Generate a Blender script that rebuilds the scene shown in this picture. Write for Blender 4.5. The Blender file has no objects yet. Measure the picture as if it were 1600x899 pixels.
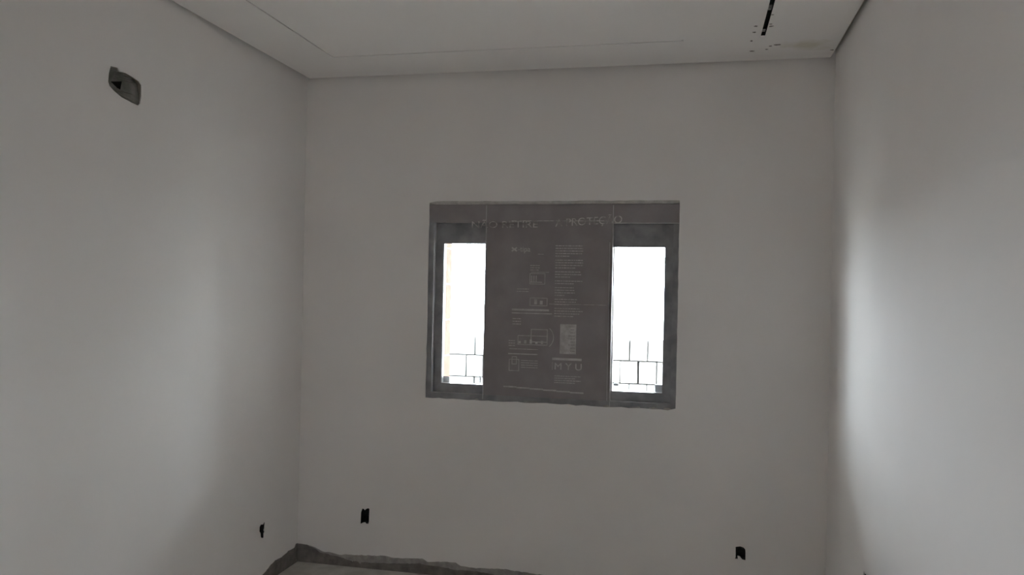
import bpy, bmesh, math, random
from mathutils import Vector, Matrix
from mathutils.geometry import tessellate_polygon

random.seed(7)
S = bpy.context.scene
C = S.collection

# ---------------------------------------------------------------- camera
F_PX, YAW, PITCH, ROLL = 1256.63, 0.220188, 0.004363, 0.020788
CAM = Vector((2.1300, -4.1494, 1.5379))
fw = Vector((-math.sin(YAW) * math.cos(PITCH), math.cos(YAW) * math.cos(PITCH), math.sin(PITCH)))
r0 = Vector((math.cos(YAW), math.sin(YAW), 0))
u0 = r0.cross(fw)
cr, sr = math.cos(ROLL), math.sin(ROLL)
rt = cr * r0 + sr * u0
up = -sr * r0 + cr * u0
cam_data = bpy.data.cameras.new('camera')
cam_data.sensor_width = 36.0
cam_data.lens = F_PX / 1600 * 36
cam_data.clip_start = 0.02
cam = bpy.data.objects.new('camera', cam_data)
C.objects.link(cam)
M4 = Matrix((rt, up, -fw)).transposed().to_4x4()
M4.translation = CAM
cam.matrix_world = M4
S.camera = cam

# ---------------------------------------------------------------- sky, light, exposure
world = bpy.data.worlds.new('overcast_sky')
S.world = world
world.use_nodes = True
bg = world.node_tree.nodes['Background']
bg.inputs['Color'].default_value = (0.91, 0.965, 1.03, 1)
bg.inputs['Strength'].default_value = 56.0
vs = S.view_settings
vs.view_transform = 'Standard'
vs.look = 'None'
vs.gamma = 1
vs.use_curve_mapping = False
vs.exposure = 0.0
S.cycles.max_bounces = 24
S.cycles.diffuse_bounces = 20
S.cycles.glossy_bounces = 4
S.cycles.sample_clamp_indirect = 0


def portal(name, loc, sx, sz, facing):
    """sky portal filling an opening: guides sampling of the daylight, emits nothing itself"""
    d = bpy.data.lights.new(name, 'AREA')
    d.shape = 'RECTANGLE'
    d.size, d.size_y = sx, sz
    d.cycles.is_portal = True
    o = bpy.data.objects.new(name, d)
    C.objects.link(o)
    o.location = loc
    o.rotation_euler = (math.radians(-90 if facing < 0 else 90), 0, 0)
    return o


W, H = 2.7894, 2.70          # room width, ceiling height
YF = -5.3                    # wall behind the camera
TH = 0.23                    # outer wall thickness
portal('daylight_portal', (1.40, TH + 0.02, 1.45), 1.34, 1.06, -1)
portal('daylight_portal', (0.64, YF - 0.165, 1.04), 0.24, 2.08, 1)


# ---------------------------------------------------------------- materials
def new_mat(name):
    m = bpy.data.materials.new(name)
    m.use_nodes = True
    nt = m.node_tree
    return m, nt, nt.nodes['Principled BSDF']


def mottled(name, c1, c2, scale=3.0, rough=0.8, detail=4.0, bump=0.0, bump_scale=60.0, spec=0.3, metallic=0.0,
            lo=0.35, hi=0.65):
    m, nt, b = new_mat(name)
    tc = nt.nodes.new('ShaderNodeTexCoord')
    n = nt.nodes.new('ShaderNodeTexNoise')
    n.inputs['Scale'].default_value = scale
    n.inputs['Detail'].default_value = detail
    nt.links.new(tc.outputs['Object'], n.inputs['Vector'])
    r = nt.nodes.new('ShaderNodeValToRGB')
    r.color_ramp.elements[0].position = lo
    r.color_ramp.elements[1].position = hi
    r.color_ramp.elements[0].color = (*c1, 1)
    r.color_ramp.elements[1].color = (*c2, 1)
    nt.links.new(n.outputs['Fac'], r.inputs['Fac'])
    nt.links.new(r.outputs['Color'], b.inputs['Base Color'])
    b.inputs['Roughness'].default_value = rough
    b.inputs['Specular IOR Level'].default_value = spec
    b.inputs['Metallic'].default_value = metallic
    if bump > 0:
        n2 = nt.nodes.new('ShaderNodeTexNoise')
        n2.inputs['Scale'].default_value = bump_scale
        n2.inputs['Detail'].default_value = 5
        nt.links.new(tc.outputs['Object'], n2.inputs['Vector'])
        bp = nt.nodes.new('ShaderNodeBump')
        bp.inputs['Strength'].default_value = bump
        bp.inputs['Distance'].default_value = 0.004
        nt.links.new(n2.outputs['Fac'], bp.inputs['Height'])
        nt.links.new(bp.outputs['Normal'], b.inputs['Normal'])
    return m


MAT = {
    'wall': mottled('wall_paint', (0.815, 0.799, 0.790), (0.845, 0.829, 0.820), 1.6, 0.75, 3, 0.05, 90, 0.25),
    'core': mottled('raw_masonry', (0.40, 0.37, 0.33), (0.52, 0.48, 0.43), 12, 0.9, 5, 0.5, 40),
    'mortar': mottled('wet_mortar', (0.14, 0.125, 0.12), (0.24, 0.22, 0.205), 22, 0.9, 6, 0.8, 120, lo=0.3, hi=0.7),
    'skim': mottled('grey_skim', (0.30, 0.285, 0.275), (0.42, 0.40, 0.385), 30, 0.9, 6, 0.5, 140),
    'screed': mottled('floor_screed', (0.44, 0.425, 0.39), (0.58, 0.565, 0.53), 9, 0.85, 7, 0.4, 70),
    'filler': mottled('cutout_filler', (0.16, 0.16, 0.145), (0.27, 0.265, 0.245), 18, 0.9, 6, 0.7, 80),
    'plastic': mottled('black_plastic', (0.012, 0.012, 0.012), (0.03, 0.03, 0.03), 30, 0.55),
    'film': mottled('brown_film', (0.25, 0.228, 0.238), (0.305, 0.282, 0.294), 7, 0.42, 4, 0.15, 14, 0.45),
    'alu': mottled('dark_aluminium', (0.20, 0.203, 0.218), (0.30, 0.302, 0.318), 14, 0.38, 6, 0.1, 60, 0.5, 0.0),
    'bead': mottled('grey_bead', (0.40, 0.40, 0.41), (0.52, 0.52, 0.53), 30, 0.35, 4, 0, spec=0.5, metallic=0.4),
    'print': mottled('white_print', (0.45, 0.435, 0.44), (0.60, 0.585, 0.59), 40, 0.6),
    'headprint': mottled('worn_print', (0.33, 0.305, 0.308), (0.60, 0.58, 0.58), 45, 0.6, lo=0.4, hi=0.6),
    'plaster': mottled('raw_plaster', (0.49, 0.475, 0.455), (0.63, 0.61, 0.585), 25, 0.9, 6, 0.6, 90),
    'block': mottled('concrete_block', (0.27, 0.275, 0.275), (0.34, 0.345, 0.34), 14, 0.9, 6, 0.4, 60),
    'joint': mottled('block_joint', (0.05, 0.05, 0.05), (0.08, 0.08, 0.08), 14, 0.95),
    'brick': mottled('orange_brick', (0.34, 0.135, 0.10), (0.42, 0.18, 0.135), 14, 0.9, 5, 0.4, 50),
    'earth': mottled('earth', (0.33, 0.31, 0.28), (0.42, 0.40, 0.37), 1.5, 0.95, 7, 0.3, 9),
    'wood': mottled('door_wood', (0.30, 0.20, 0.12), (0.40, 0.28, 0.17), 6, 0.6),
    'void': mottled('dark_void', (0.01, 0.01, 0.01), (0.02, 0.02, 0.018), 10, 0.9),
    'steel': mottled('clip_steel', (0.40, 0.39, 0.37), (0.52, 0.51, 0.49), 20, 0.45, metallic=0.3),
    'scuff': mottled('scuff', (0.10, 0.095, 0.085), (0.30, 0.285, 0.265), 120, 0.9),
}


def ceiling_mat():
    m, nt, b = new_mat('ceiling_paint')
    tc = nt.nodes.new('ShaderNodeTexCoord')
    n = nt.nodes.new('ShaderNodeTexNoise')
    n.inputs['Scale'].default_value = 2.0
    nt.links.new(tc.outputs['Object'], n.inputs['Vector'])
    base = nt.nodes.new('ShaderNodeMix')
    base.data_type = 'RGBA'
    base.inputs['A'].default_value = (0.815, 0.799, 0.788, 1)
    base.inputs['B'].default_value = (0.845, 0.829, 0.818, 1)
    nt.links.new(n.outputs['Fac'], base.inputs['Factor'])
    # one yellowish damp stain near the corner, its outline broken up by noise
    sub = nt.nodes.new('ShaderNodeVectorMath'); sub.operation = 'DISTANCE'
    sc = nt.nodes.new('ShaderNodeMapping')
    sc.inputs['Scale'].default_value = (1.0, 1.3, 1.0)
    nt.links.new(tc.outputs['Object'], sc.inputs['Vector'])
    n2 = nt.nodes.new('ShaderNodeTexNoise')
    n2.inputs['Scale'].default_value = 14
    n2.inputs['Detail'].default_value = 5
    nt.links.new(tc.outputs['Object'], n2.inputs['Vector'])
    nt.links.new(sc.outputs['Vector'], sub.inputs[0])
    sub.inputs[1].default_value = (2.63, -0.25 * 1.3, H)
    add = nt.nodes.new('ShaderNodeMath'); add.operation = 'MULTIPLY_ADD'
    nt.links.new(n2.outputs['Fac'], add.inputs[0])
    add.inputs[1].default_value = 0.22
    nt.links.new(sub.outputs['Value'], add.inputs[2])
    mr = nt.nodes.new('ShaderNodeMapRange')
    mr.inputs['From Min'].default_value = 0.12
    mr.inputs['From Max'].default_value = 0.24
    mr.inputs['To Min'].default_value = 0.55
    mr.inputs['To Max'].default_value = 0.0
    nt.links.new(add.outputs['Value'], mr.inputs['Value'])
    mx = nt.nodes.new('ShaderNodeMix'); mx.data_type = 'RGBA'
    nt.links.new(mr.outputs['Result'], mx.inputs['Factor'])
    nt.links.new(base.outputs['Result'], mx.inputs['A'])
    mx.inputs['B'].default_value = (0.58, 0.55, 0.42, 1)
    nt.links.new(mx.outputs['Result'], b.inputs['Base Color'])
    b.inputs['Roughness'].default_value = 0.85
    b.inputs['Specular IOR Level'].default_value = 0.2
    return m


MAT['ceiling'] = ceiling_mat()


def glass_mat():
    m = bpy.data.materials.new('window_glass')
    m.use_nodes = True
    nt = m.node_tree
    nt.nodes.clear()
    out = nt.nodes.new('ShaderNodeOutputMaterial')
    mix = nt.nodes.new('ShaderNodeMixShader')
    tr = nt.nodes.new('ShaderNodeBsdfTransparent')
    tr.inputs['Color'].default_value = (0.95, 0.97, 0.97, 1)
    gl = nt.nodes.new('ShaderNodeBsdfGlossy')
    gl.inputs['Roughness'].default_value = 0.03
    mix.inputs['Fac'].default_value = 0.06
    nt.links.new(tr.outputs[0], mix.inputs[1])
    nt.links.new(gl.outputs[0], mix.inputs[2])
    nt.links.new(mix.outputs[0], out.inputs['Surface'])
    return m


MAT['glass'] = glass_mat()


# ---------------------------------------------------------------- helpers
def obj(name, bm, mat, parent=None):
    bmesh.ops.recalc_face_normals(bm, faces=bm.faces[:])
    me = bpy.data.meshes.new(name)
    bm.to_mesh(me)
    bm.free()
    mats = mat if isinstance(mat, (list, tuple)) else [mat]
    for k in mats:
        me.materials.append(MAT[k])
    o = bpy.data.objects.new(name, me)
    C.objects.link(o)
    if parent is not None:
        o.parent = parent
        o.matrix_parent_inverse = Matrix.Translation(-parent.location)
    return o


def empty(name, loc):
    o = bpy.data.objects.new(name, None)
    C.objects.link(o)
    o.location = loc
    o.empty_display_size = 0.05
    return o


def tag(o, label=None, cat=None, group=None, kind=None):
    if label: o['label'] = label
    if cat: o['category'] = cat
    if group: o['group'] = group
    if kind: o['kind'] = kind
    return o


def box(bm, x0, x1, y0, y1, z0, z1, mi=0):
    v = [bm.verts.new(p) for p in ((x0, y0, z0), (x1, y0, z0), (x1, y1, z0), (x0, y1, z0),
                                   (x0, y0, z1), (x1, y0, z1), (x1, y1, z1), (x0, y1, z1))]
    for f in ((3, 2, 1, 0), (4, 5, 6, 7), (0, 1, 5, 4), (1, 2, 6, 5), (2, 3, 7, 6), (3, 0, 4, 7)):
        fc = bm.faces.new([v[i] for i in f])
        fc.material_index = mi
    return v


def one_box(name, mat, parent, *a, bevel=0.0):
    bm = bmesh.new()
    box(bm, *a)
    if bevel:
        bmesh.ops.bevel(bm, geom=bm.edges[:], offset=bevel, segments=2, affect='EDGES')
    return obj(name, bm, mat, parent)


def slab(bm, to3, outer, holes, d0, d1, mi=0):
    """solid sheet between depth d0 and d1, outline 'outer', through-holes 'holes' (2D loops)"""
    loops = [outer] + holes
    flat = [p for l in loops for p in l]
    tris = tessellate_polygon([[Vector((p[0], p[1], 0)) for p in l] for l in loops])
    a = [bm.verts.new(to3(p[0], p[1], d0)) for p in flat]
    b = [bm.verts.new(to3(p[0], p[1], d1)) for p in flat]
    for t in tris:
        for vs_ in (a, b):
            try:
                bm.faces.new([vs_[i] for i in t]).material_index = mi
            except ValueError:
                pass
    k = 0
    for l in loops:
        n = len(l)
        for i in range(n):
            j = (i + 1) % n
            bm.faces.new((a[k + i], a[k + j], b[k + j], b[k + i])).material_index = mi
        k += n


def rect(x0, x1, z0, z1):
    return [(x0, z0), (x1, z0), (x1, z1), (x0, z1)]


def ragged(x0, x1, z0, z1, n, amp, amp_side=None):
    """rectangle whose edges wander a little, like hand-finished plaster"""
    s = amp if amp_side is None else amp_side
    out = []
    for i in range(n):
        t = i / n
        out.append((x0 + (x1 - x0) * t, z0 + random.uniform(-amp, amp)))
    m = max(3, int(n * (z1 - z0) / (x1 - x0)))
    for i in range(m):
        out.append((x1 + random.uniform(-s, s), z0 + (z1 - z0) * (i + .2) / m))
    for i in range(n):
        t = i / n
        out.append((x1 - (x1 - x0) * t, z1 + random.uniform(-amp * .6, amp * .6)))
    for i in range(m):
        out.append((x0 + random.uniform(-s, s), z1 - (z1 - z0) * (i + .2) / m))
    return out


backY = lambda a, b, d: (a, d, b)           # back wall: depth goes +y
leftX = lambda a, b, d: (-d, a, b)          # left wall: depth goes -x
rightX = lambda a, b, d: (W + d, a, b)      # right wall: depth goes +x

# outlines of the openings left in the plaster (metres on each wall)
OUT_B1 = [(0.3834, 0.3226), (0.3898, 0.3231), (0.3982, 0.315), (0.4063, 0.3234), (0.4167, 0.3274), (0.4251, 0.3249),
          (0.4241, 0.2858), (0.4236, 0.2588), (0.4209, 0.2427), (0.4071, 0.2416), (0.4009, 0.2488), (0.3893, 0.2468),
          (0.377, 0.2391), (0.3736, 0.2409), (0.3743, 0.2586), (0.3756, 0.3016)]
OUT_B2 = [(2.366, 0.2905), (2.3883, 0.295), (2.4036, 0.2904), (2.412, 0.2823), (2.4141, 0.2666), (2.414, 0.228),
          (2.3996, 0.2302), (2.3927, 0.2365), (2.3874, 0.2449), (2.3754, 0.2473), (2.3775, 0.2316), (2.3638, 0.2303),
          (2.367, 0.2398)]
OUT_L = [(-0.3684, 0.3189), (-0.3593, 0.3147), (-0.3625, 0.2862), (-0.3691, 0.2765), (-0.3604, 0.2664),
         (-0.3685, 0.2615), (-0.3675, 0.2378), (-0.3872, 0.2406), (-0.3989, 0.25), (-0.403, 0.2715),
         (-0.4141, 0.2835), (-0.4126, 0.3062), (-0.4017, 0.3149), (-0.3794, 0.3087)]
OUT_R = [(-0.856, 0.499), (-0.868, 0.492), (-0.880, 0.496), (-0.902, 0.498), (-0.906, 0.46), (-0.904, 0.413),
         (-0.886, 0.409), (-0.876, 0.415), (-0.858, 0.410), (-0.855, 0.45)]
AC = [(-1.558, 2.346), (-1.520, 2.350), (-1.509, 2.338), (-1.478, 2.342), (-1.438, 2.337), (-1.401, 2.330),
      (-1.385, 2.319), (-1.384, 2.276), (-1.390, 2.244), (-1.401, 2.234), (-1.442, 2.237), (-1.496, 2.244),
      (-1.538, 2.258), (-1.562, 2.271), (-1.569, 2.284), (-1.567, 2.315)]
PIT = [(-1.527, 2.297), (-1.470, 2.312), (-1.484, 2.277), (-1.499, 2.279)]
WX0, WX1, WZ0, WZ1 = 0.7335, 2.0610, 0.9525, 1.9985     # window opening as plastered

# ---------------------------------------------------------------- walls, floor, ceiling
ZT = 2.84
SKIN, POCKET = 0.004, 0.055


def bound(l, m):
    xs = [p[0] for p in l]; zs = [p[1] for p in l]
    return rect(min(xs) - m, max(xs) + m, min(zs) - m, max(zs) + m)


win_hole = ragged(WX0, WX1, WZ0, WZ1 + 0.016, 34, 0.0032, 0.0012)
win_big = rect(WX0 - 0.012, WX1 + 0.012, WZ0 - 0.014, WZ1 + 0.022)
bm = bmesh.new()
o = rect(-0.15, W + 0.15, -0.1, ZT)
slab(bm, backY, o, [win_hole, OUT_B1, OUT_B2], 0, SKIN, 0)
slab(bm, backY, o, [win_big, bound(OUT_B1, .006), bound(OUT_B2, .006)], SKIN, POCKET, 1)
slab(bm, backY, o, [win_big], POCKET, 0.10, 1)
slab(bm, backY, o, [rect(0.792, WX1 + 0.012, WZ0 + 0.02, WZ1 + 0.022)], 0.10, TH, 1)
wall_back = tag(obj('wall_back', bm, ['wall', 'core']), kind='structure')

bm = bmesh.new()
o = rect(YF - 0.15, 0.0, -0.1, ZT)
slab(bm, leftX, o, [OUT_L, AC], 0, SKIN, 0)
slab(bm, leftX, o, [bound(OUT_L, .006), bound(AC, .012)], SKIN, POCKET, 1)
slab(bm, leftX, o, [bound(PIT, .02)], POCKET, 0.10, 1)
slab(bm, leftX, o, [], 0.10, 0.15, 1)
wall_left = tag(obj('wall_left', bm, ['wall', 'core']), kind='structure')

bm = bmesh.new()
slab(bm, rightX, o, [OUT_R], 0, SKIN, 0)
slab(bm, rightX, o, [bound(OUT_R, .006)], SKIN, POCKET, 1)
slab(bm, rightX, o, [], POCKET, 0.15, 1)
wall_right = tag(obj('wall_right', bm, ['wall', 'core']), kind='structure')

DX0, DX1, DZ = 0.50, 1.40, 2.10        # unseen doorway behind the camera, added to let in fill daylight
bm = bmesh.new()
slab(bm, lambda a, b, d: (a, YF - d, b),
     [(0.0, -0.1), (DX0, -0.1), (DX0, DZ), (DX1, DZ), (DX1, -0.1), (W, -0.1), (W, ZT), (0.0, ZT)], [], 0, 0.15)
wall_front = tag(obj('wall_front', bm, 'wall'), kind='structure')

bm = bmesh.new()
for x0, x1, z0, z1 in ((DX0, DX0 + .03, 0, DZ), (DX1 - .03, DX1, 0, DZ), (DX0 + .03, DX1 - .03, DZ - .03, DZ)):
    box(bm, x0, x1, YF - 0.16, YF + 0.01, z0, z1)
fill_door = tag(obj('fill_door_1', bm, 'wood'), kind='structure')
# added leaf, slightly ajar to brighten the back wall, hinged at right edge
AJAR = 0.175
lw = DX1 - DX0 - .06
leaf = one_box('fill_door_leaf', 'wood', None, -lw, 0, -.04, 0, 0.006, DZ - .036, bevel=.003)
bm = bmesh.new()
box(bm, -lw + .05, -lw + .07, 0, .045, 1.02, 1.04)
box(bm, -lw + .05, -lw + .17, .035, .050, 1.02, 1.04)
knob = obj('fill_door_handle', bm, 'steel')
knob.parent = leaf
leaf.parent = fill_door
leaf.location = (DX1 - .03, YF - .06, 0)
leaf.rotation_euler = (0, 0, -math.asin(AJAR / lw))

bm = bmesh.new()
box(bm, 0, W, YF - 0.15, 0, -0.10, 0.0)
floor = tag(obj('floor', bm, 'screed'), kind='structure')

# suspended plasterboard ceiling: shadow gap all round, thin grooves and one lighting slot cut through it
G = 0.027
GX, GY, GX2, GW = 0.3335, -0.391, 2.0613, 0.0080
SX0, SX1, SY0, SY1 = 2.4075, 2.4265, -1.95, -0.412
xs = sorted([G, GX, GX + GW, GX2, GX2 + GW, SX0, SX1, W - G])
ys = sorted([YF + G, -3.9, SY0, SY1, GY - GW, GY, GY - 0.018, -G])


def in_hole(x, y):
    if GX < x < GX + GW and -3.9 < y < GY: return True
    if GX < x < GX2 + GW and GY - GW < y < GY: return True
    if GX2 < x < GX2 + GW and GY - 0.018 < y < GY: return True
    if SX0 < x < SX1 and SY0 < y < SY1: return True
    return False


bm = bmesh.new()
z0, z1 = H, H + 0.0125
nx, ny = len(xs) - 1, len(ys) - 1
solid = [[not in_hole((xs[i] + xs[i + 1]) / 2, (ys[j] + ys[j + 1]) / 2) for j in range(ny)] for i in range(nx)]
vb = {(i, j): bm.verts.new((xs[i], ys[j], z0)) for i in range(nx + 1) for j in range(ny + 1)}
vt = {(i, j): bm.verts.new((xs[i], ys[j], z1)) for i in range(nx + 1) for j in range(ny + 1)}
for i in range(nx):
    for j in range(ny):
        if not solid[i][j]:
            continue
        q = [(i, j), (i + 1, j), (i + 1, j + 1), (i, j + 1)]
        bm.faces.new([vb[k] for k in q])
        bm.faces.new([vt[k] for k in q])
        for (di, dj, a, b) in ((-1, 0, 0, 3), (1, 0, 1, 2), (0, -1, 0, 1), (0, 1, 3, 2)):
            ii, jj = i + di, j + dj
            if not (0 <= ii < nx and 0 <= jj < ny) or not solid[ii][jj]:
                bm.faces.new((vb[q[a]], vb[q[b]], vt[q[b]], vt[q[a]]))
ceiling = tag(obj('ceiling', bm, 'ceiling'), kind='structure')
one_box('ceiling_backing', 'core', ceiling, -0.1, W + 0.1, YF - 0.1, 0.1, H + 0.043, ZT)

# unpainted mortar along the foot of the walls
BB = [(0.0, 0.098), (0.059, 0.098), (0.106, 0.088), (0.157, 0.067), (0.214, 0.066), (0.253, 0.058), (0.321, 0.065),
      (0.423, 0.071), (0.534, 0.077), (0.572, 0.070), (0.664, 0.075), (0.736, 0.082), (0.766, 0.068), (0.924, 0.079),
      (0.953, 0.061), (1.024, 0.058), (1.111, 0.063), (1.198, 0.068), (1.285, 0.062), (1.405, 0.057), (1.6, 0.060),
      (1.9, 0.052), (2.2, 0.058), (2.5, 0.052), (W, 0.055)]
BB2 = [(0.0, 0.098), (0.059, 0.096), (0.10, 0.084), (0.138, 0.062), (0.20, 0.054), (0.253, 0.048), (0.329, 0.030),
       (0.405, 0.031), (0.517, 0.037), (0.664, 0.048), (0.72, 0.056), (0.75, 0.050), (0.846, 0.048), (0.935, 0.039),
       (1.042, 0.042), (1.129, 0.037), (1.3, 0.034), (1.7, 0.036), (2.2, 0.030), (W, 0.033)]
BL = [(0.0, 0.098), (-0.020, 0.104), (-0.035, 0.084), (-0.070, 0.088), (-0.108, 0.087), (-0.178, 0.078),
      (-0.246, 0.082), (-0.293, 0.074), (-0.344, 0.057), (-0.375, 0.048), (-0.6, 0.045), (-1.5, 0.05), (-3.0, 0.045),
      (YF, 0.05)]


def strip(name, to3, top, depth, mat, parent=None, step=0.012):
    """rough strip at the foot of a wall, thicker at the bottom, with a knobbly face"""
    bm = bmesh.new()
    pts = []
    for (a, za), (b, zb) in zip(top[:-1], top[1:]):
        n = max(1, int(abs(b - a) / step)) if abs(a) < 1.6 else max(1, int(abs(b - a) / 0.1))
        for i in range(n):
            t = i / n
            pts.append((a + (b - a) * t, za + (zb - za) * t + random.uniform(-.0018, .0018)))
    pts.append(top[-1])
    rows = []
    for s, z in pts:
        col = []
        for t, d in ((1.0, 0.0), (0.97, 0.55), (0.6, 0.8), (0.25, 1.0), (0.0, 1.25)):
            dd = -depth * d * (random.uniform(0.6, 1.3) if 0 < t < 1 else 1) if d else 0.0006
            col.append(bm.verts.new(to3(s, max(0, z * t), dd)))
        rows.append(col)
    for c0, c1 in zip(rows[:-1], rows[1:]):
        for k in range(4):
            bm.faces.new((c0[k], c1[k], c1[k + 1], c0[k + 1]))
    return obj(name, bm, mat, parent)


bb = tag(strip('baseboard_back', backY, BB, 0.0025, 'skim'), kind='structure')
strip('mortar_foot', backY, BB2, 0.006, 'mortar', bb)
bl = tag(strip('baseboard_left', leftX, BL, 0.006, 'mortar'), kind='structure')

# ---------------------------------------------------------------- window
win = tag(empty('window_1', (1.397, 0.0, WZ0)), 'dark aluminium window still wrapped in printed brown film',
          kind='structure')
fx0, fx1, fz0, fz1 = WX0 - 0.012, WX1 + 0.012, WZ0 - 0.014, WZ1
Y0 = 0.010
PLX0, PLX1, PLZ0, PLZ1 = 0.808, 1.068, 1.030, 1.790     # left clear pane
PRX0, PRX1, PRZ0, PRZ1 = 1.733, 1.990, 1.030, 1.778     # right clear pane
CX0, CX1 = 1.050, 1.724                                 # wrapped middle panel
bm = bmesh.new()
for a in ((fx0, fx0 + .040, Y0, .100, fz0, fz1), (fx1 - .040, fx1, Y0, .100, fz0, fz1),
          (fx0 + .040, fx1 - .040, Y0, .100, fz0, fz0 + .042), (fx0 + .040, fx1 - .040, Y0 + .012, .100, fz1 - .03, fz1)):
    box(bm, *a)
obj('outer_frame', bm, 'alu', win)
for s, (x0, x1, z0, z1, ox0, ox1) in enumerate(((PLX0, PLX1, PLZ0, PLZ1, fx0 + .036, CX0 + .05),
                                                (PRX0, PRX1, PRZ0, PRZ1, CX1 - .05, fx1 - .036))):
    ztop = fz1 - .028
    bm = bmesh.new()
    ya, yb = 0.048, 0.085
    for a in ((ox0, x0, ya, yb, fz0 + .04, ztop), (x1, ox1, ya, yb, fz0 + .04, ztop),
              (x0, x1, ya, yb, fz0 + .04, z0), (x0, x1, ya, yb, z1, ztop)):
        box(bm, *a)
    sash = obj('sash_frame', bm, 'alu', win)
    # narrow glazing bead round the pane
    bm = bmesh.new()
    bw = .006
    for a in ((x0 - .010, x0 - .004, ya - .004, ya, z0, z1), (x1 + .004, x1 + .010, ya - .004, ya, z0, z1)):
        box(bm, *a)
    obj('glazing_bead', bm, 'alu', sash)
    one_box('glass_pane', 'glass', sash, x0 - .004, x1 + .004, 0.065, 0.069, z0 - .004, z1 + .004)

# little fittings seen against the light at the foot of the panes
one_box('corner_bracket', 'alu', win, 1.952, 1.992, 0.086, 0.099, 1.018, 1.068, bevel=.002)
one_box('roller_guide', 'alu', win, 1.738, 1.764, 0.087, 0.099, 1.052, 1.066, bevel=.002)
one_box('latch', 'alu', win, 1.010, 1.019, 0.087, 0.096, 1.034, 1.074, bevel=.002)
one_box('sill_clip', 'bead', win, 0.792, 0.842, 0.087, 0.099, 1.020, 1.062, bevel=.003)

# film: the head strip and the middle panel
head = one_box('head_film', 'film', win, fx0 + .002, fx1 - .002, 0.009, 0.020, 1.899, fz1 - .001, bevel=.002)
bm = bmesh.new()
nxp, nzp = 26, 34
cz0, cz1 = fz0 + .004, 1.900
yf = 0.016
g = [[None] * (nzp + 1) for _ in range(nxp + 1)]
for i in range(nxp + 1):
    for j in range(nzp + 1):
        x = CX0 + (CX1 - CX0) * i / nxp
        z = cz0 + (cz1 - cz0) * j / nzp
        w = 0 if i in (0, nxp) or j in (0, nzp) else 0.0009 * math.sin(9 * x + 4 * z) + random.uniform(-.0002, .0002)
        g[i][j] = bm.verts.new((x, yf + w, z))
for i in range(nxp):
    for j in range(nzp):
        bm.faces.new((g[i][j], g[i + 1][j], g[i + 1][j + 1], g[i][j + 1])).smooth = True
box(bm, CX0, CX1, yf + .003, .084, cz0, cz1)
film = obj('protective_film', bm, 'film', win)
one_box('film_seam', 'bead', win, CX0 - .001, CX0 + .003, 0.008, 0.017, fz0 + .02, fz1 - .006)
one_box('film_seam', 'bead', win, CX1 + .001, CX1 + .005, 0.007, 0.017, fz0 + .006, fz1 - .006)  # right seam: paler grey stands in for outside light reflected there
one_box('film_seam', 'bead', win, CX1 - .014, CX1 - .011, 0.013, 0.017, fz0 + .006, 1.80)
one_box('head_seam', 'bead', win, CX1 + .01, fx1 - .012, 0.007, 0.012, 1.897, 1.901)
one_box('head_seam', 'headprint', win, 1.19, CX1 - .002, 0.007, 0.012, 1.9085, 1.912)

YP = 0.0135   # print sits on the film


def text_mesh(name, body, x, z, size, mat, parent, y=YP, width=None, tilt=0.0, offset=0.0):
    cu = bpy.data.curves.new(name, 'FONT')
    cu.body = body
    cu.size = size
    cu.extrude = 0.0004
    cu.offset = offset
    t = bpy.data.objects.new(name, cu)
    C.objects.link(t)
    bpy.context.view_layer.update()
    dg = bpy.context.evaluated_depsgraph_get()
    me = bpy.data.meshes.new_from_object(t.evaluated_get(dg))
    bpy.data.objects.remove(t)
    xs_ = [v.co.x for v in me.vertices]
    k = width / (max(xs_) - min(xs_)) if width else 1.0
    x_min = min(xs_)
    for v in me.vertices:
        cx_, cz_, d_ = (v.co.x - x_min) * k, v.co.y, v.co.z
        v.co = (x + cx_ * math.cos(tilt), y - d_, z + cz_ + cx_ * math.sin(tilt))
    me.materials.clear()
    me.materials.append(MAT[mat])
    me.name = name
    o_ = bpy.data.objects.new(name, me)
    C.objects.link(o_)
    o_.parent = parent
    o_.matrix_parent_inverse = Matrix.Translation(-parent.matrix_world.translation)
    return o_


text_mesh('heading_print', 'NÃO RETIRE', 0.972, 1.872, 0.050, 'headprint', head, y=0.0085, width=0.36, tilt=0.010)
text_mesh('heading_print', 'A PROTEÇÃO', 1.425, 1.880, 0.056, 'headprint', head, y=0.0085, width=0.348, tilt=0.058)


def dashes(bm, x0, x1, z, h, word=(0.006, 0.02), gap=0.003, y=YP):
    x = x0
    while x < x1:
        w = min(random.uniform(*word), x1 - x)
        if w > .002:
            box(bm, x, x + w, y - .0004, y + .001, z - h / 2, z + h / 2)
        x += w + gap


# right column of small print
bm = bmesh.new()
z = 1.780
for n, full in ((5, .15), (4, .155), (3, .15), (2, .15), (4, .11), (3, .13), (4, .15)):
    for k in range(n):
        L = full * (random.uniform(0.45, .7) if k == n - 1 else random.uniform(.88, 1.0))
        dashes(bm, 1.428, 1.428 + L, z, 0.0048)
        z -= 0.0135
    z -= 0.0075
obj('small_print', bm, 'print', film)

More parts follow.
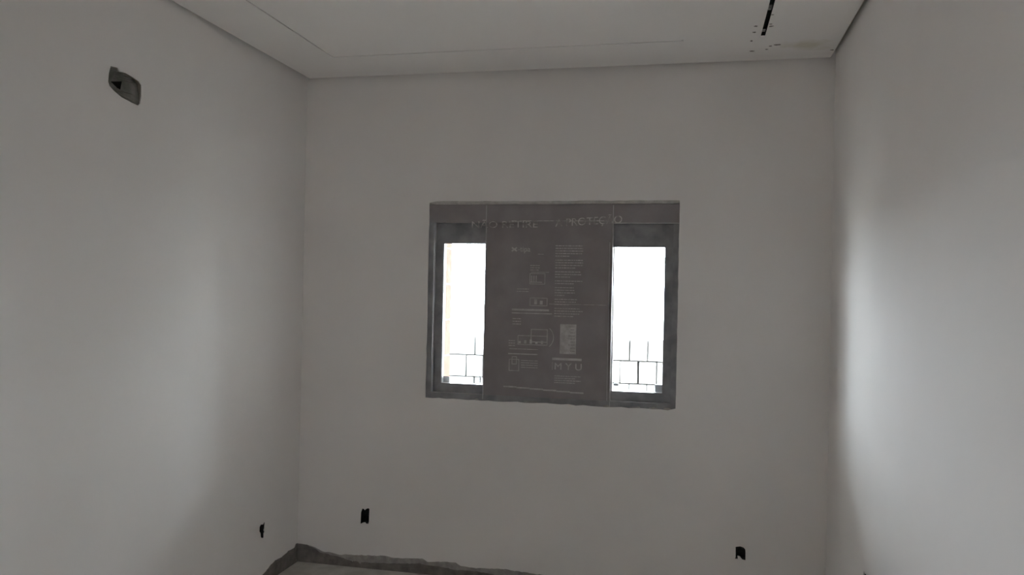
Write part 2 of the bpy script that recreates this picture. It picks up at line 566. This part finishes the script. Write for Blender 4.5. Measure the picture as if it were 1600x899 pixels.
# maker's line, small headings and diagrams in the left column
bm = bmesh.new()
for a in (0.6, -0.6):
    c, s = math.cos(a), math.sin(a)
    vv = [(-.017, -.004), (.017, -.004), (.017, .004), (-.017, .004)]
    f = [bm.verts.new((1.207 + c * p - s * q, YP - .0004, 1.759 + s * p + c * q)) for p, q in vv]
    bm.faces.new(f)
obj('emblem_print', bm, 'print', film)
text_mesh('brand_print', '-tipa', 1.227, 1.748, 0.040, 'print', film, width=0.066)
bm = bmesh.new()
dashes(bm, 1.335, 1.365, 1.735, .003)
for k in range(3): dashes(bm, 1.295, 1.345, 1.675 - .012 * k, .004)
dashes(bm, 1.30, 1.395, 1.640, .003, (.05, .09))
for k in range(2): dashes(bm, 1.225, 1.29, 1.55 - .013 * k, .004)
dashes(bm, 1.20, 1.40, 1.440, .010, (.2, .21))
dashes(bm, 1.20, 1.42, 1.422, .005, (.2, .22))
for k in range(3): dashes(bm, 1.205, 1.25, 1.392 - .014 * k, .005)
for k in range(3): dashes(bm, 1.186, 1.22, 1.275 - .013 * k, .004)
dashes(bm, 1.19, 1.345, 1.232, .003, (.03, .06))
dashes(bm, 1.185, 1.345, 1.206, .0055, (.15, .16))
for k in range(4): dashes(bm, 1.255, 1.345, 1.172 - .012 * k, .0035, (.02, .05))
obj('caption_print', bm, 'print', film)


def outline(bm, x0, x1, z0, z1, t=.003):
    for a in ((x0, x1, z0, z0 + t), (x0, x1, z1 - t, z1), (x0, x0 + t, z0, z1), (x1 - t, x1, z0, z1)):
        box(bm, a[0], a[1], YP - .0004, YP + .001, a[2], a[3])


bm = bmesh.new()
outline(bm, 1.293, 1.376, 1.576, 1.634)
for k in range(3): box(bm, 1.302 + .012 * k, 1.306 + .012 * k, YP - .0004, YP, 1.585, 1.622)
box(bm, 1.293, 1.36, YP - .0004, YP, 1.585, 1.589)
obj('diagram_print', bm, 'print', film)
bm = bmesh.new()
outline(bm, 1.305, 1.395, 1.270, 1.340, .004)
outline(bm, 1.235, 1.395, 1.255, 1.305, .003)
for k in range(5): box(bm, 1.24 + .03 * k, 1.252 + .03 * k, YP - .0004, YP, 1.262, 1.274 + .005 * (k % 3))
for k in range(12):
    a0, a1 = (math.radians(-50 + 100 * q / 12) for q in (k, k + 1))
    R0, R1 = .060, .0635
    f = [bm.verts.new((1.365 + r_ * math.cos(a), YP - .0004, 1.298 + r_ * math.sin(a)))
         for r_, a in ((R0, a0), (R1, a0), (R1, a1), (R0, a1))]
    bm.faces.new(f)
obj('diagram_print', bm, 'print', film)
bm = bmesh.new()
outline(bm, 1.19, 1.245, 1.115, 1.178, .003)
outline(bm, 1.205, 1.232, 1.150, 1.192, .003)
obj('diagram_print', bm, 'print', film)
bm = bmesh.new()
outline(bm, 1.296, 1.39, 1.462, 1.505, .003)
box(bm, 1.32, 1.335, YP - .0004, YP, 1.47, 1.497)
box(bm, 1.35, 1.365, YP - .0004, YP, 1.47, 1.490)
obj('diagram_print', bm, 'print', film)

# pale label, bar with dotted edge, big letters and strip below
label = one_box('label_sticker', 'print', film, 1.461, 1.546, YP - .0008, YP + .001, 1.215, 1.370)
bm = bmesh.new()
for k in range(9):
    dashes(bm, 1.506 + (.01 if k % 3 else 0), 1.540, 1.358 - .016 * k, .003, y=YP - .001)
obj('label_text', bm, 'film', label)
bm = bmesh.new()
dashes(bm, 1.422, 1.577, 1.187, .012, (.15, .16))
for k in range(6): box(bm, 1.422, 1.425, YP - .0004, YP, 1.165 - .007 * k, 1.169 - .007 * k)
obj('bar_print', bm, 'print', film)
text_mesh('letter_print', 'M Y U', 1.436, 1.132, 0.050, 'print', film, width=0.142)
bm = bmesh.new()
for k in range(4): dashes(bm, 1.435, 1.575 - .03 * (k % 2), 1.098 - .0115 * k, .004)
obj('small_print', bm, 'print', film)
bm = bmesh.new()
n = 6
for k in range(n):
    xa, xb = (1.163 + (1.591 - 1.163) * q / n for q in (k, k + 0.985))
    za = 1.031 - .019 * k / n
    box(bm, xa, xb, YP - .0006, YP + .001, za - .004, za + .003)
obj('white_strip', bm, 'print', film)
one_box('film_crease', 'headprint', film, 1.40, 1.70, YP - .0003, YP + .001, 1.4735, 1.4755)

one_box('leak_filler', 'plaster', win, fx0, fx1, .024, .100, fz1, WZ1 + .022)  # filler added to stop light leaking over the frame head

# raw plaster fillet between the wall and the head of the frame, and dabs of mortar at the sill
bm = bmesh.new()
rows = []
n = 70
for i in range(n + 1):
    x = WX0 - .006 + (WX1 - WX0 + .012) * i / n
    rows.append([bm.verts.new((x, y + random.uniform(-.0012, .0012), z_ + random.uniform(-.0012, .0012)))
                 for y, z_ in ((.006, WZ1 + .020), (.004, WZ1 + .012), (.007, WZ1 + .004), (.016, WZ1 - .001))])
for a, b in zip(rows[:-1], rows[1:]):
    for k in range(3):
        bm.faces.new((a[k], b[k], b[k + 1], a[k + 1]))
obj('plaster_fillet', bm, 'plaster', win)
for x, w_ in ((1.02, .012), (1.30, .03), (1.335, .02), (1.71, .018), (1.86, .03), (1.95, .022), (2.02, .02)):
    bm = bmesh.new()
    bmesh.ops.create_icosphere(bm, subdivisions=2, radius=1)
    for v in bm.verts:
        k = random.uniform(.75, 1.15)
        v.co = Vector((x + v.co.x * w_ * k, .006 + v.co.y * .006 * k, WZ0 + .002 + v.co.z * .007 * k))
    obj('mortar_dab', bm, 'skim', win)

# orange brick jamb of the opening, seen at the edge of the clear pane
z = 0.975
while z < 1.98:
    b_ = one_box('jamb_brick', 'brick', wall_back, 0.775, 0.7975, 0.105, TH + .004, z, min(z + .19, 2.0), bevel=.002)
    z += .20

# ---------------------------------------------------------------- electrical boxes
def outlet(outl, to3, label, cable):
    """flush 4x2 box sunk in the wall: shell, two screw lugs, a knockout ring and a cable stub"""
    xs_ = [p[0] for p in outl]; zs_ = [p[1] for p in outl]
    cx, cz = (min(xs_) + max(xs_)) / 2, (min(zs_) + max(zs_)) / 2
    hw, hh = (max(xs_) - min(xs_)) / 2 + .004, (max(zs_) - min(zs_)) / 2 + .004
    root = tag(empty('outlet_box', to3(cx, cz, SKIN)), label, 'outlet box', 'empty flush outlet boxes low on the walls')
    bm = bmesh.new()
    slab(bm, to3, rect(cx - hw, cx + hw, cz - hh, cz + hh),
         [rect(cx - hw + .002, cx + hw - .002, cz - hh + .002, cz + hh - .002)], SKIN + .001, POCKET - .004)
    slab(bm, to3, rect(cx - hw, cx + hw, cz - hh, cz + hh), [], POCKET - .004, POCKET - .001)
    obj('box_shell', bm, 'plastic', root)
    for s in (-1, 1):
        bm = bmesh.new()
        zc = cz + s * (hh - .010)
        slab(bm, to3, [(cx - .006, zc - .005), (cx + .006, zc - .005), (cx + .006, zc + .005), (cx - .006, zc + .005)],
             [[(cx + .002 * math.cos(t * 1.0472), zc + .002 * math.sin(t * 1.0472)) for t in range(6)]],
             SKIN + .004, SKIN + .012)
        obj('screw_lug', bm, 'plastic', root)
    bm = bmesh.new()
    c12 = lambda r_: [(cx + r_ * math.cos(t * .5236), cz + r_ * math.sin(t * .5236)) for t in range(12)]
    slab(bm, to3, c12(.013), [c12(.010)], POCKET - .007, POCKET - .004)
    obj('knockout_ring', bm, 'plastic', root)
    if cable:
        bm = bmesh.new()
        slab(bm, to3, [(cx + cable + .003 * math.cos(t * .7854), cz + .012 + .003 * math.sin(t * .7854)) for t in range(8)],
             [], .018, POCKET - .004)
        obj('conduit_stub', bm, 'plastic', root)
    return root


outlet(OUT_B1, backY, 'empty black outlet box on the window wall, left of the window near the corner', 0)
outlet(OUT_B2, backY, 'empty black outlet box low on the window wall, right of the window', 0.012)
outlet(OUT_L, leftX, 'ragged-edged black outlet box on the left wall just above the mortar strip', 0)
outlet(OUT_R, rightX, 'black outlet box low on the brightly lit right wall, cut by the frame edge', 0)

# ---------------------------------------------------------------- cutout high on the left wall
cut = tag(empty('wall_cutout', (-SKIN, -1.477, 2.29)), 'mortar-filled pipe cutout with dark hole high on the left wall',
          'wall cutout')
bm = bmesh.new()
ring = [(a - .004 if a < -1.477 else a + .004, b + (.004 if b > 2.29 else -.004)) for a, b in AC]


def fill_depth(a, b):
    t = (b - 2.234) / 0.116
    return .006 + .022 * max(0, min(1, t)) + .010 * max(0, (a + 1.45) / -.12)


loops = [ring, PIT]
flat = [p for l in loops for p in l]
tris = tessellate_polygon([[Vector((p[0], p[1], 0)) for p in l] for l in loops])
vv = [bm.verts.new((-fill_depth(*p), p[0], p[1])) for p in flat]
for t in tris:
    bm.faces.new([vv[i] for i in t])
bmesh.ops.subdivide_edges(bm, edges=bm.edges[:], cuts=3, use_grid_fill=True)
for v in bm.verts:
    v.co.x += random.uniform(-.0018, .0018)
obj('mortar_fill', bm, 'filler', cut)
bm = bmesh.new()
n = len(PIT)
a_ = [bm.verts.new((-fill_depth(*p) + .001, p[0], p[1])) for p in PIT]
b_ = [bm.verts.new((-.095, p[0], p[1])) for p in PIT]
for i in range(n):
    bm.faces.new((a_[i], a_[(i + 1) % n], b_[(i + 1) % n], b_[i]))
bm.faces.new(b_)
obj('pipe_hole', bm, 'void', cut)
# stub of flexible pipe curling up at the corner of the cutout
bm = bmesh.new()
path = [(-.034, -1.535, 2.270), (-.026, -1.545, 2.295), (-.014, -1.545, 2.320), (-.004, -1.541, 2.338)]
rings = []
for i, p_ in enumerate(path):
    rings.append([bm.verts.new((p_[0] + .012 * math.cos(t * .6283) * .6, p_[1] + .014 * math.cos(t * .6283),
                                p_[2] + .006 * math.sin(t * .6283))) for t in range(10)])
for r_a, r_b in zip(rings[:-1], rings[1:]):
    for t in range(10):
        bm.faces.new((r_a[t], r_a[(t + 1) % 10], r_b[(t + 1) % 10], r_b[t]))
bm.faces.new(rings[-1])
obj('pipe_stub', bm, 'filler', cut)

# ---------------------------------------------------------------- lighting slot in the ceiling
slot = tag(empty('lighting_slot', ((SX0 + SX1) / 2, SY1, H)), 'narrow black slot for a strip light, cut in the ceiling',
           'light slot')
bm = bmesh.new()
e = .0008
box(bm, SX0 - .002, SX0 + e, SY0, SY1, H + .002, H + .042)
box(bm, SX1 - e, SX1 + .002, SY0, SY1, H + .002, H + .042)
box(bm, SX0, SX1, SY0, SY1, H + .038, H + .042)
box(bm, SX0, SX1, SY1 - e, SY1 + .002, H + .002, H + .042)
obj('black_channel', bm, 'void', slot)
for y_, l_, m_ in ((-0.455, .030, 'steel'), (-0.745, .055, 'steel'), (-1.3, .05, 'steel')):
    bm = bmesh.new()
    box(bm, SX0 + .003, SX1 - .003, y_ - l_ / 2, y_ + l_ / 2, H + .010, H + .013)
    box(bm, SX0 + .006, SX1 - .006, y_ - .004, y_ + .004, H + .006, H + .010)
    obj('mounting_clip', bm, m_, slot)

# scuffs and screw holes round the slot
for x, y, a, b in ((2.376, -.552, .009, .010), (2.440, -.542, .013, .010), (2.436, -.570, .008, .006),
                   (2.432, -.689, .007, .005), (2.491, -.271, .020, .011), (2.464, -.256, .010, .008),
                   (2.386, -.187, .014, .009), (2.451, -.208, .010, .008), (2.749, -.152, .012, .008),
                   (2.372, -.347, .006, .012), (2.375, -.470, .010, .010)):
    bm = bmesh.new()
    n = 11
    lo = [bm.verts.new((x + a * random.uniform(.5, 1.1) * math.cos(t * 2 * math.pi / n),
                        y + b * random.uniform(.5, 1.1) * math.sin(t * 2 * math.pi / n), H - .0004)) for t in range(n)]
    hi = [bm.verts.new((v.co.x, v.co.y, H + .003)) for v in lo]
    bm.faces.new(lo)
    bm.faces.new(hi)
    for t in range(n):
        bm.faces.new((lo[t], lo[(t + 1) % n], hi[(t + 1) % n], hi[t]))
    obj('scuff_mark', bm, 'scuff', ceiling)

# ---------------------------------------------------------------- outside
bm = bmesh.new()
box(bm, -14, 17, TH, 26, -0.25, -0.12)
box(bm, -14, 17, -22, YF - .15, -0.25, -0.12)
tag(obj('ground', bm, 'earth'), kind='structure')

# unseen roof and side walls, added outside the window to shape its light
bm = bmesh.new()
box(bm, -4.3, 3.5, 0.0, 3.10, 2.90, 3.04)
box(bm, -4.3, 3.5, 2.95, 3.10, 2.80, 2.90)
tag(obj('roof_blocker', bm, 'plaster'), kind='structure')
bm = bmesh.new()
box(bm, 3.30, 3.50, TH, 2.50, -0.12, 2.90)
tag(obj('wall_blocker_right', bm, 'plaster'), kind='structure')
bm = bmesh.new()
box(bm, -4.2, -4.0, TH, 3.2, -0.12, 2.0)
tag(obj('wall_blocker_left', bm, 'plaster'), kind='structure')

# unseen far wall, added to cut the daylight reaching the left wall
bm = bmesh.new()
box(bm, 3.9, 9.5, 7.0, 7.2, -0.12, 3.9)
tag(obj('wall_blocker_far', bm, 'plaster'), kind='structure')

# garden wall of stacked blocks
BY = 3.0
bw_, bh_, jt = 0.157, 0.200, 0.011
bwall = tag(empty('block_wall', (0.9, BY, -0.12)), 'low grey concrete block wall in daylight outside the window', 'wall')
bmb = bmesh.new()
box(bmb, -(bw_ - jt) / 2, (bw_ - jt) / 2, 0, .14, -(bh_ - jt) / 2, (bh_ - jt) / 2)
bmesh.ops.bevel(bmb, geom=bmb.edges[:], offset=.004, segments=1, affect='EDGES')
bmesh.ops.recalc_face_normals(bmb, faces=bmb.faces[:])
bme = bpy.data.meshes.new('block')
bmb.to_mesh(bme)
bmb.free()
bme.materials.append(MAT['block'])
row = 0
zr = 1.142 - bh_ / 2
while zr > -0.2:
    x = -0.85 + (0.0 if row % 2 == 0 else bw_ * .5) + 0.02
    while x < 3.3:
        b = bpy.data.objects.new('block', bme)
        C.objects.link(b)
        b.parent = bwall
        b.location = Vector((x + random.uniform(-.004, .004), BY + random.uniform(-.006, .006), zr)) - bwall.location
        b.rotation_euler = (0, random.uniform(-.012, .012), random.uniform(-.02, .02))
        x += bw_
    zr -= bh_
    row += 1
one_box('joint_mortar', 'joint', bwall, -0.9, 3.3, BY + .09, BY + .12, -0.12, 1.12)
